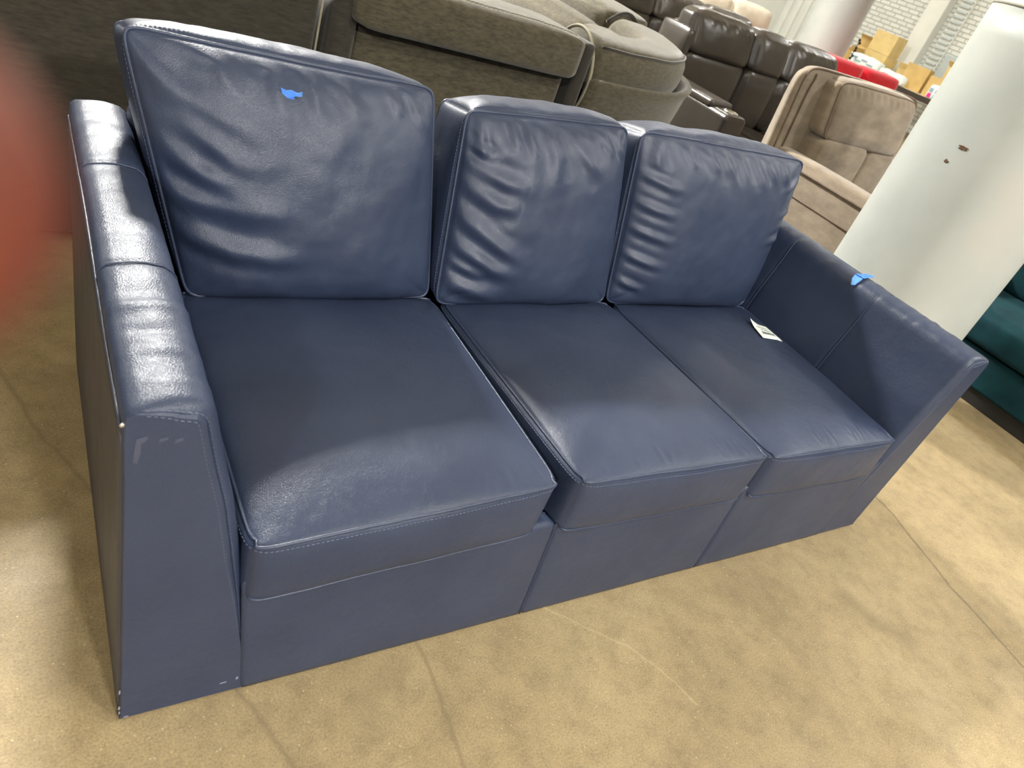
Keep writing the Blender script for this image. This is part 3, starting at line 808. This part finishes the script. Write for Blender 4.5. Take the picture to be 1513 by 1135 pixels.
def olive_unit(loc, x0, x1, y, label):
    u = empty('sectional_unit', loc, label, 'sofa', G_OL)
    rbox('back_panel', x0+.07, x1, y, y+.11, .03, .808, .04, OLIVE, u, seg=4)
    puff('side_panel', boxc(x0, x0+.085, y-.01, y+.33, .10, .87), (.02, .01, .015, .01, 0, .02), OLIVE_DARK, u, (10, 20, 30),
         folds=[([(-.6+.5*i, -.2), (-.3+.4*i, .9)], .12, .006, 'f') for i in range(3)])
    r, c = roll('head_roll', x0+.062, x1-.01, y-.065, y+.22, .790, .925, OLIVE, u, (70, 24, 18), .018)
    t = np.linspace(-.985, .985, 300)
    st = c(t, -np.ones_like(t)*.80, np.ones_like(t))
    Vs, Fs = stitch_mesh(st+np.array([0, 0, .0008]), (0, -.5, 1), .011, .006, .004, .003)
    tag(mesh_obj('stitching', Vs, Fs, OLIVE_WELT, r, smooth=False), kind='stuff')
    tube('seam', c(t, -np.ones_like(t)*.74, np.ones_like(t))+np.array([0, 0, -.001]), .003, OLIVE_TRIM, r, n=6)
    puff('back_cushion', boxc(x0+.07, x1-.02, y+.11, y+.39, .44, .85), (.01, .01, .02, .05, 0, .03), OLIVE, u)
    rbox('base', x0+.02, x1, y+.11, y+1.0, .05, .30, .03, OLIVE_DARK, u)
    puff('seat_cushion', boxc(x0+.03, x1-.01, y+.34, y+1.03, .30, .45), (.01, .01, .01, .03, 0, .03), OLIVE, u)
    return u
olive_unit((1.2, 2.1, 0),   .705, 1.60, 1.60, 'olive chenille recliner unit with stitched head roll, seen from behind')

def arc_sweep(cx, cy, a0, a1, prof_, n=40):
    """sweep a closed (r,z) section around (cx,cy)"""
    V = []; m = len(prof_)
    for i in range(n+1):
        a = a0+(a1-a0)*i/n
        for r, z in prof_: V.append((cx+r*math.cos(a)*1.09, cy+r*math.sin(a), z))
    F = []
    for i in range(n):
        for k in range(m):
            k2 = (k+1) % m; F.append((i*m+k, (i+1)*m+k, (i+1)*m+k2, i*m+k2))
    F.append(tuple(range(m))); F.append(tuple(n*m+k for k in range(m))[::-1])
    return V, F
def rsec(r0, r1, z0, z1, rad, seg=6):
    P = []
    for (cx, cz, a) in ((r1-rad, z0+rad, -math.pi/2), (r1-rad, z1-rad, 0), (r0+rad, z1-rad, math.pi/2), (r0+rad, z0+rad, math.pi)):
        for k in range(seg+1):
            t = a+k*math.pi/2/seg; P.append((cx+rad*math.cos(t), cz+rad*math.sin(t)))
    return P
u = empty('sectional_corner', (1.9, 2.3, 0), 'curved olive corner unit with a rounded shell back', 'sofa', G_OL)
CX, CY = 1.675, 2.515
V, F = arc_sweep(CX, CY, -math.pi/2, 0, [(.905, .04), (.925, .04), (.942, .5), (.975, .76), (.990, .800), (.978, .812), (.945, .795), (.90, .55), (.88, .3)])
mesh_obj('shell', V, F, OLIVE, u)
V, F = arc_sweep(CX, CY, -math.pi/2+.03, -.03, rsec(.66, .925, .735, .935, .082), 48)
V = [(x, y, z+.006*mnoise.noise(Vector((x*5, y*5, z*3)))) for x, y, z in V]
hr = mesh_obj('head_roll', V, F, OLIVE, u)
tube('welt', [(CX+.99*math.cos(a), CY+.908*math.sin(a), .909+.006*mnoise.noise(Vector(((CX+.99*math.cos(a))*5, (CY+.908*math.sin(a))*5, 2.7)))) for a in np.linspace(-math.pi/2+.04, -.04, 40)], .005, OLIVE_TRIM, hr)
V, F = arc_sweep(CX, CY, -math.pi/2+.03, -.03, rsec(.49, .75, .45, .87, .08), 30); mesh_obj('back_cushion', V, F, OLIVE, u)
rbox('base', CX-.02, CX+.62, CY-.62, CY, .05, .40, .04, OLIVE_DARK, u)
puff('seat_cushion', boxc(CX-.02, CX+.58, CY-.58, CY+.0, .34, .47), (.01, .01, .02, .02, 0, .03), OLIVE, u)
pl = rbox('end_panel', 1.612, 1.668, 1.572, 1.86, .50, .915, .020, OLIVE_TRIM, u)
lp = [(1.676, 1.565+.15-.15*math.cos(t), .775+.168*math.sin(t)) for t in np.linspace(-.9, math.pi-.2, 30)]
tube('welt', lp, .0065, OLIVE_WELT, pl)

u = empty('sectional_unit', (2.3, 3.1, 0), 'olive return unit running back from the curved corner', 'sofa', G_OL)
rbox('back_panel', 2.625, 2.74, 2.55, 3.55, .03, .805, .035, OLIVE, u)
puff('head_roll', boxc(2.40, 2.73, 2.57, 3.53, .775, .945), (.02, .02, .02, .02, .01, .028), OLIVE, u, (20, 40, 14), p_ac=6, p_ab=8)
puff('back_cushion', boxc(2.30, 2.62, 2.57, 3.53, .44, .85), (.05, .01, .02, .02, 0, .03), OLIVE, u)
rbox('base', 1.72, 2.56, 2.66, 3.55, .05, .30, .03, OLIVE_DARK, u)
puff('seat_cushion', boxc(1.70, 2.30, 2.66, 3.53, .30, .45), (.03, .01, .01, .01, 0, .03), OLIVE, u)
tube('welt', [(2.42+.30*t, 2.553, .80+.155*math.sin(math.pi*min(1, t*.8+.2))) for t in np.linspace(0, 1, 20)], .009, OLIVE_TRIM, u)

# ================================================================= rows of recliners further back
def reclining_sofa(name, label, seats, y, ztop, mat, arm_left=None, arm_right=None, group=None, wing=False, n=(20, 14, 16)):
    """seats: x boundaries of the seats; the sofa faces -Y, y is the front of the back cushions"""
    x0, x1 = seats[0], seats[-1]
    u = empty(name, ((x0+x1)/2, y, 0), label, 'sofa', group)
    rbox('base', x0, x1, y-.62, y+.24, .05, .30, .02, mat, u)
    rbox('back_panel', x0+.02, x1-.02, y+.16, y+.26, .10, ztop-.10, .03, mat, u)
    for a, b in zip(seats[:-1], seats[1:]):
        wv = b-a
        if wv > .45:
            fo = [([(-.6+.4*i, .95), (-.55+.42*i, .5)], .06, .004, 'f') for i in range(4)]
        else: fo = ()
        puff('seat_cushion', boxc(a+.005, b-.005, y-.66, y+.10, .28, .45), (.008, .008, .025, 0, 0, .03), mat, u, n)
        K = boxc(a+.006, b-.006, y, y+.17, .45, ztop-.235)
        puff('lumbar_cushion', K, (.01, .01, .035, .0, 0, .015), mat, u, n)
        K = corners((a+.006, y-.005, ztop-.245), (b-.006, y-.005, ztop-.245), (a+.008, y+.055, ztop-.01), (b-.008, y+.055, ztop-.01),
                    (a+.006, y+.2, ztop-.24), (b-.006, y+.2, ztop-.24), (a+.008, y+.2, ztop-.012), (b-.008, y+.2, ztop-.012))
        puff('headrest', K, (.012, .012, .05, .01, .0, .022), mat, u, (40, 16, 24) if wv > .45 else n, folds=fo, wr=.003, seed=a)
    for ar in (arm_left, arm_right):
        if ar:
            o = rbox('arm', ar[0], ar[1], ar[2], y+.20, .05, .655, .035, mat, u, seg=4)
            rbox('arm_pad', ar[0]-.004, ar[1]+.004, ar[2]+.16, y+.1, .635, .685, .02, mat, o)
            V, F = lathe((ar[0]+ar[1])/2, ar[2]+.08, [(.045, .648), (.047, .662), (.036, .664), (.033, .652)], 24)
            mesh_obj('cup_holder', V, F, METAL, o)
    if wing:
        puff('wing', boxc(x0-.060, x0-.002, y-.03, y+.24, .35, ztop-.12), (.01, .0, .01, .01, 0, .01), mat, u, (8, 14, 20))
    return u
reclining_sofa('reclining_sofa', 'charcoal leather reclining sofa with a cup-holder arm, nearer of the two charcoal ones', [3.41, 4.015, 4.375, 4.96], 2.98, 1.065, CHAR, arm_left=(3.255, 3.44, 2.28), wing=True, group='charcoal leather recliners')
reclining_sofa('reclining_sofa', 'charcoal leather reclining sofa in the farther row, behind the nearer charcoal one', [3.49, 4.14, 4.79, 5.45, 6.12], 5.0, 1.02, CHAR2, group='charcoal leather recliners')
reclining_sofa('reclining_sofa', 'cream leather sofa in the farthest row, beside the distant column', [5.75, 6.45, 7.07, 7.82], 6.35, 1.13, CREAM)

# red sofa beyond
u = empty('red_sofa', (8.3, 5.3, 0), 'bright red sofa back in front of the table of boxes', 'sofa')
rbox('base', 7.25, 9.15, 4.75, 5.45, .04, .42, .03, RED, u)
for a, b in ((7.28, 8.12), (8.13, 8.90)):
    puff('back_cushion', boxc(a, b, 5.0, 5.22, .40, .97), (.01, .01, .03, .02, 0, .012), RED, u)
    puff('seat_cushion', boxc(a, b, 4.7, 5.05, .40, .5), (.01, .01, .02, .0, 0, .02), RED, u)
rbox('back_panel', 7.25, 8.92, 5.2, 5.32, .04, .93, .03, RED, u)

# ================================================================= taupe recliner
u = empty('recliner_chair', (3.85, 1.75, 0), 'taupe suede recliner chair beside the near column', 'chair')
K = corners((3.28, 1.93, .45), (4.50, 1.93, .45), (3.255, 1.97, 1.045), (4.44, 1.97, 1.055), (3.40, 2.10, .45), (4.50, 2.10, .45), (3.36, 2.09, 1.03), (4.42, 2.14, 1.04))
fr, c = puff('back_frame', K, (.01, .01, .012, .012, 0, .012), TAUPE, u, (40, 12, 30), p_ac=9, q=.4)
tube('welt', c.ring('front', 40, .002), .006, TAUPE_WELT, fr, closed=True)
pts = [c(np.array([-.86+.02*t]), np.array([-1.]), np.array([t]))[0]-(0, .006, 0) for t in np.linspace(-.55, .93, 20)]
tube('seam', pts, .0045, TAUPE_WELT, fr)
K = corners((3.50, 1.84, .74), (4.29, 1.84, .74), (3.475, 1.885, 1.03), (4.27, 1.885, 1.045), (3.5, 1.99, .74), (4.29, 1.99, .74), (3.475, 2.0, 1.03), (4.27, 2.0, 1.045))
fo = [([(-.9+.16*i, .97), (-.88+.16*i, .62)], .035, .004, 'f') for i in range(12)]+[([(-.4, -.7), (0, -.55), (.5, -.75)], .2, .006, 'f')]
hc, c = puff('head_cushion', K, (.012, .012, .035, .0, .01, .02), TAUPE, u, (70, 14, 50), folds=fo, wr=.004, q=.45)
tube('welt', c.ring('front', 40, .002), .005, TAUPE_WELT, hc, closed=True)
K = boxc(3.51, 3.99, 1.83, 1.99, .42, .745)
puff('lumbar_cushion', K, (.01, .008, .03, .0, .0, .0), TAUPE, u, (40, 12, 30), wr=.004, q=.4)
puff('lumbar_cushion', boxc(3.995, 4.28, 1.845, 1.99, .42, .74), (.004, .01, .022, .0, .0, .0), TAUPE, u, (30, 12, 30), q=.4)
puff('seat_cushion', boxc(3.48, 4.28, 1.22, 1.90, .28, .47), (.01, .01, .03, 0, 0, .03), TAUPE, u)
rbox('base', 3.31, 4.5, 1.25, 2.12, .05, .30, .03, TAUPE, u)
for (a, b) in ((3.33, 3.49), (4.28, 4.60)):
    ar, c = puff('arm', boxc(a, b, 1.20, 2.05, .05, .615), (.012, .012, .02, .01, 0, .028), TAUPE, u, (20, 36, 24), p_ac=7, p_ab=10, q=.4)
    for zz in (.585, .46):
        tube('welt', [(a-.011, y, zz) for y in np.linspace(1.2, 2.0, 20)], .006, TAUPE_WELT, ar)

# ================================================================= teal sofa at the right edge
u = empty('teal_sofa', (4.2, .1, 0), 'dark teal velvet sofa on a black plinth at the right edge', 'sofa')
rbox('plinth', 3.725, 4.60, -1.4, 1.0, .0, .075, .004, BLACK, u)
rbox('base', 3.70, 4.62, -1.42, 1.02, .075, .25, .015, TEAL, u)
for a, b in ((-1.40, -.20), (-.19, 1.0)):
    puff('seat_cushion', boxc(3.685, 4.36, a, b, .25, .405), (.02, .0, .006, .006, 0, .022), TEAL, u, (24, 30, 14), wr=.003, q=.45)
    puff('back_cushion', boxc(4.28, 4.55, a, b, .39, .82), (.05, .0, .006, .006, 0, .03), TEAL, u, (14, 30, 24), wr=.003)
rbox('back_panel', 4.50, 4.64, -1.42, 1.02, .1, .80, .04, TEAL, u)
rbox('arm', 3.70, 4.62, 1.0, 1.13, .03, .62, .05, TEAL, u, seg=4)
rbox('arm', 3.70, 4.62, -1.64, -1.42, .03, .62, .05, TEAL, u, seg=4)

# ================================================================= column damage
def on_col(u_, z, push=.002):
    """point on the near column at angle u_"""
    return np.array([NCX+(NCR+push)*math.cos(u_), NCY+(NCR+push)*math.sin(u_), z])
def chip(ang, z, wa, hz, seed, mat, name, parent):
    rg = random.Random(seed); n = 16; V = []; 
    for ring, (s, d) in enumerate(((1.0, .0004), (.75, .0016), (.4, .0010))):
        for k in range(n):
            t = 2*math.pi*k/n; r = s*(1+.35*rg.uniform(-1, 1))
            V.append(on_col(ang+wa*r*math.cos(t)/NCR, z+hz*r*math.sin(t), d))
    V.append(on_col(ang, z, .0012)); F = []
    for i in range(2):
        for k in range(n):
            F.append((i*n+k, i*n+(k+1) % n, (i+1)*n+(k+1) % n, (i+1)*n+k))
    for k in range(n): F.append((2*n+k, 2*n+(k+1) % n, 3*n))
    mesh_obj(name, V, F, mat, parent, smooth=False)
def col_angle(az):
    """angle on the column met by a horizontal line of sight leaving the viewer at azimuth az (degrees)"""
    d = np.array([math.sin(math.radians(az)), math.cos(math.radians(az))]); o = CAM_C[:2]-np.array([NCX, NCY])
    b = o@d; q = o@o-NCR**2; t = -b-math.sqrt(max(0, b*b-q)); h = o+d*t
    return math.atan2(h[1], h[0]), t
for (px, py, wa, hz, sd) in ((1423, 219, .019, .008, 1), (1398, 238, .008, .007, 2)):
    d = CAM_R.T@np.array([(px-756.5)/F_PX, (py-567.5)/F_PX, 1])
    az = math.degrees(math.atan2(d[0], d[1])); a_, t_ = col_angle(az)
    zz = CAM_C[2]+t_*d[2]/math.hypot(d[0], d[1])
    chip(a_, zz, wa, hz, sd, HOLE, 'chipped_hole', near_col)

# ================================================================= far wall: pilaster, boards, table and boxes
def trim(name, *a, **k): return tag(rbox(name, *a, **k), kind='structure')
trim('trim_1', 14.78, 15.0, 8.75, 9.15, 0, CEIL, .02, WHITE)
trim('trim_2', 14.80, 15.0, 11.4, 12.5, 0, CEIL, .02, WHITE)
for k in range(4): trim('trim_%d' % (3+k), 14.72, 14.80, 11.5+.25*k, 11.62+.25*k, 0, CEIL, .02, WHITE)
bd = rbox('wall_board', 14.93, 15.0, 7.2, 8.05, 1.55, 3.2, .01, WHITE); tag(bd, 'blank white board high on the far wall beside the near column', 'board')
bd = rbox('wall_board', 14.93, 15.0, 7.3, 8.3, .80, 1.50, .01, BLUEGREY); tag(bd, 'pale blue grey board low on the far wall above boxes', 'board')
# vertical louvred grille
g = empty('wall_grille', (14.97, 8.5, 0), 'white ribbed grille strip running up the far wall', 'grille')
rbox('frame', 14.95, 15.0, 8.36, 8.64, 1.0, 2.6, .01, WHITE, g)
for i in range(16): rbox('slat', 14.90, 14.95, 8.38, 8.62, 1.05+i*.095, 1.09+i*.095, .006, BLUEGREY, g)

tb = empty('work_table', (13.9, 8.6, 0), 'long table with a dark edge carrying cardboard boxes at far wall', 'table')
rbox('table_top', 13.4, 14.5, 6.9, 10.4, .715, .75, .004, TABLETOP, tb)
rbox('edge', 13.38, 13.40, 6.9, 10.4, .66, .752, .004, DARKWOOD, tb)
for (x, y) in ((13.46, 6.98), (14.42, 6.98), (13.46, 10.3), (14.42, 10.3)): rbox('leg', x-.03, x+.03, y-.03, y+.03, 0, .715, .004, DARKWOOD, tb)

def carton(x, y, z, sx, sy, sz, rot, mat, label, flaps=True):
    u = empty('cardboard_box', (x, y, z), label, 'box', 'cardboard boxes on the far table')
    c, s_ = math.cos(rot), math.sin(rot)
    def tr(p): return (x+p[0]*c-p[1]*s_, y+p[0]*s_+p[1]*c, z+p[2])
    t = .006
    def bx(nm, x0, x1, y0, y1, z0, z1, m, tilt=None):
        P = [(a, b, d) for d in (z0, z1) for b in (y0, y1) for a in (x0, x1)]
        if tilt:
            ax, org, ang = tilt
            R_ = Matrix.Rotation(ang, 3, ax); P = [tuple(R_ @ (Vector(q)-Vector(org))+Vector(org)) for q in P]
        F = [(0, 2, 3, 1), (4, 5, 7, 6), (0, 1, 5, 4), (2, 6, 7, 3), (0, 4, 6, 2), (1, 3, 7, 5)]
        return mesh_obj(nm, [tr(q) for q in P], F, m, u, smooth=False)
    hx, hy = sx/2, sy/2
    bx('side', -hx, -hx+t, -hy, hy, 0, sz, mat); bx('side', hx-t, hx, -hy, hy, 0, sz, mat)
    bx('side', -hx+t, hx-t, -hy, -hy+t, 0, sz, mat); bx('side', -hx+t, hx-t, hy-t, hy, 0, sz, mat)
    bx('bottom', -hx+t, hx-t, -hy+t, hy-t, 0, t, mat)
    if flaps:
        rg = random.Random(int(x*100+y*10))
        bx('flap', -hx-.45*sx, -hx, -hy, hy, sz-t, sz, mat, ('Y', (-hx, 0, sz), rg.uniform(.6, 1.1)))
        bx('flap', hx, hx+.45*sx, -hy, hy, sz-t, sz, mat, ('Y', (hx, 0, sz), -rg.uniform(.6, 1.2)))
        bx('flap', -hx, hx, -hy-.4*sy, -hy, sz-t, sz, mat, ('X', (0, -hy, sz), -rg.uniform(.6, 1.1)))
    else:
        bx('lid', -hx, 0, -hy, hy, sz, sz+t, mat); bx('lid', 0.002, hx, -hy, hy, sz, sz+t, mat)
        bx('packing_tape', -.03, .03, -hy-.002, hy+.002, sz+t, sz+t+.002, CARD2)
carton(13.90, 10.14, .751, .36, .44, .34, .12, CARD2, 'open pale cardboard box at the column end of the pile')
carton(13.82, 9.55, .751, .30, .30, .22, -.3, CARD, 'small open cardboard box in the middle of the left pile')
carton(14.32, 9.62, .751, .16, .26, .50, .1, CARD, 'tall open cardboard box behind the small open one')
carton(14.22, 9.10, .751, .40, .54, .34, .0, CARD2, 'large closed pale carton under the upright one', False)
carton(14.22, 9.10, 1.102, .36, .50, .36, .05, CARD2, 'upright closed pale carton on top of another carton', False)
carton(13.98, 8.02, .751, .38, .42, .40, .35, CARD, 'big closed cardboard box right of the white pilaster', False)
carton(13.92, 7.48, .751, .34, .30, .34, .1, CARD, 'narrow cardboard box next to the near column edge', False)
carton(14.35, 7.50, .751, .26, .40, .58, -.1, CARD2, 'tall pale open box behind the narrow cardboard box')
carton(14.30, 8.50, .751, .24, .24, .26, .3, CARD2, 'small open pale box at the foot of the pilaster')
carton(13.52, 10.28, .751, .20, .20, .17, .1, CARD2, 'smallest closed pale box at the column end of the table', False)
carton(13.52, 9.84, .751, .20, .26, .12, -.1, CARD, 'low flat cardboard box at the table edge before the pile', False)
# plastic-wrapped packs, colourful packet
def soft_pack(x, y, z, sx, sy, sz, mat, label, cols=()):
    u = empty('wrapped_pack', (x, y, z), label, 'pack', 'packs lying on the far table')
    puff('wrap', boxc(x-sx/2, x+sx/2, y-sy/2, y+sy/2, z+.004, z+sz), (.02, .02, .02, .02, 0, .03), mat, u, (18, 18, 10), wr=.02)
    rg = random.Random(int(x*37+y*91))
    for k, (dy, dz, m) in enumerate(cols):
        rbox('printed_patch', x-sx/2-.03, x-sx/2-.02, y+dy-(.035 if sy < .3 else .07), y+dy+(.035 if sy < .3 else .07), z+dz-(.035 if sy < .3 else .014), z+dz+(.035 if sy < .3 else .014), .004, m, u)
GREYB = plain('blue_print', lin(160, 184, 202), .6); PINK = plain('pink_print', lin(235, 40, 140), .6); BLUE = plain('blue_block', lin(60, 130, 230), .6); VIO = plain('violet_block', lin(90, 70, 150), .6)
soft_pack(13.64, 8.92, .752, .26, .66, .20, PAPER, 'clear wrapped pack with blue print in front of the cartons', [(-.2, .1, GREYB), (-.05, .14, GREYB), (.1, .1, GREYB), (.2, .15, GREYB)])
soft_pack(13.56, 8.20, .752, .22, .52, .14, PAPER, 'white wrapped bundle beside the big closed box', [(-.1, .06, INK), (.08, .08, INK)])
soft_pack(13.54, 7.22, .752, .16, .26, .20, PAPER, 'white packet with pink and blue squares at the table edge', [(.06, .05, PINK), (-.06, .05, BLUE), (.06, .14, GREYB), (-.06, .14, VIO)])
# dark bead strand hanging near the boxes
BX, BY = 13.25, 9.02
bs = empty('bead_strand', (BX, BY, 0), 'dark beaded strand hanging left of the cardboard boxes', 'strand')
tube('cord', [(BX, BY, z) for z in np.linspace(.76, 1.20, 12)], .008, BLACK, bs)
for i in range(9):
    zz = .80+i*.047
    V, F = lathe(BX+.012*math.sin(i*2), BY+.02*math.sin(i*2.4), [(.004, zz-.026), (.022, zz-.014), (.028, zz), (.022, zz+.014), (.004, zz+.026)], 12)
    mesh_obj('bead', V, F, BLACK if i % 3 else METAL, bs)
rbox('stand', BX-.02, BX+.02, BY-.02, BY+.02, 0, .77, .003, BLACK, bs)

# ================================================================= the photographer's hand, one fingertip over the lens
def cam2world(p): return CAM_C+CAM_R.T@np.array(p, float)
def hand():
    V = []; E = []; R_ = []
    def v(p, r): V.append(cam2world(p)); R_.append(r if isinstance(r, tuple) else (r, r)); return len(V)-1
    wrist = v((-.150, .085, -.045), (.024, .030)); palm = v((-.128, .045, -.010), (.020, .038)); E.append((wrist, palm))
    arm1 = v((-.178, .150, -.110), (.030, .034)); arm2 = v((-.215, .260, -.230), (.038, .040)); E += [(wrist, arm1), (arm1, arm2)]
    def finger(base, pts, radii):
        prev = palm
        for p, r in zip([base]+pts, radii):
            k = v(p, r); E.append((prev, k)); prev = k
    FT = (-.0211, -.0090, .0320)
    finger((-.112, .010, .020), [(-.083, -.010, .036), (-.056, -.010, .0350), (-.038, -.0095, .0335), FT], [.0115, .0108, .0108, .0110, .0100])
    finger((-.116, .034, .022), [(-.088, .026, .050), (-.066, .024, .044), (-.056, .024, .030)], [.0105, .0094, .0086, .0076])
    finger((-.121, .056, .020), [(-.094, .052, .048), (-.072, .050, .042), (-.062, .050, .028)], [.0100, .0090, .0082, .0073])
    finger((-.127, .076, .014), [(-.102, .076, .038), (-.084, .074, .034), (-.075, .073, .022)], [.0090, .0080, .0073, .0065])
    finger((-.126, .040, -.030), [(-.106, .018, -.046), (-.086, .004, -.050)], [.0125, .0105, .0090])
    me = bpy.data.meshes.new('hand'); base = np.array(V[1])
    me.from_pydata([tuple(np.array(q)-base) for q in V], E, [])
    o = bpy.data.objects.new('hand', me); COL.objects.link(o); o.location = base
    sk = o.modifiers.new('skin', 'SKIN')
    if not me.skin_vertices: me.attributes
    lay = me.skin_vertices[0] if me.skin_vertices else None
    if lay is None:
        bm = bmesh.new(); bm.from_mesh(me); bm.verts.layers.skin.verify(); bm.to_mesh(me); bm.free(); lay = me.skin_vertices[0]
    for i, r in enumerate(R_):
        lay.data[i].radius = r; lay.data[i].use_root = (i == 1)
    sk.use_smooth_shade = True
    sub = o.modifiers.new('sub', 'SUBSURF'); sub.levels = 2; sub.render_levels = 2
    me.materials.append(SKIN)
    tag(o, 'blurred fingertip of a hand reaching in at left edge', 'hand')
hand()
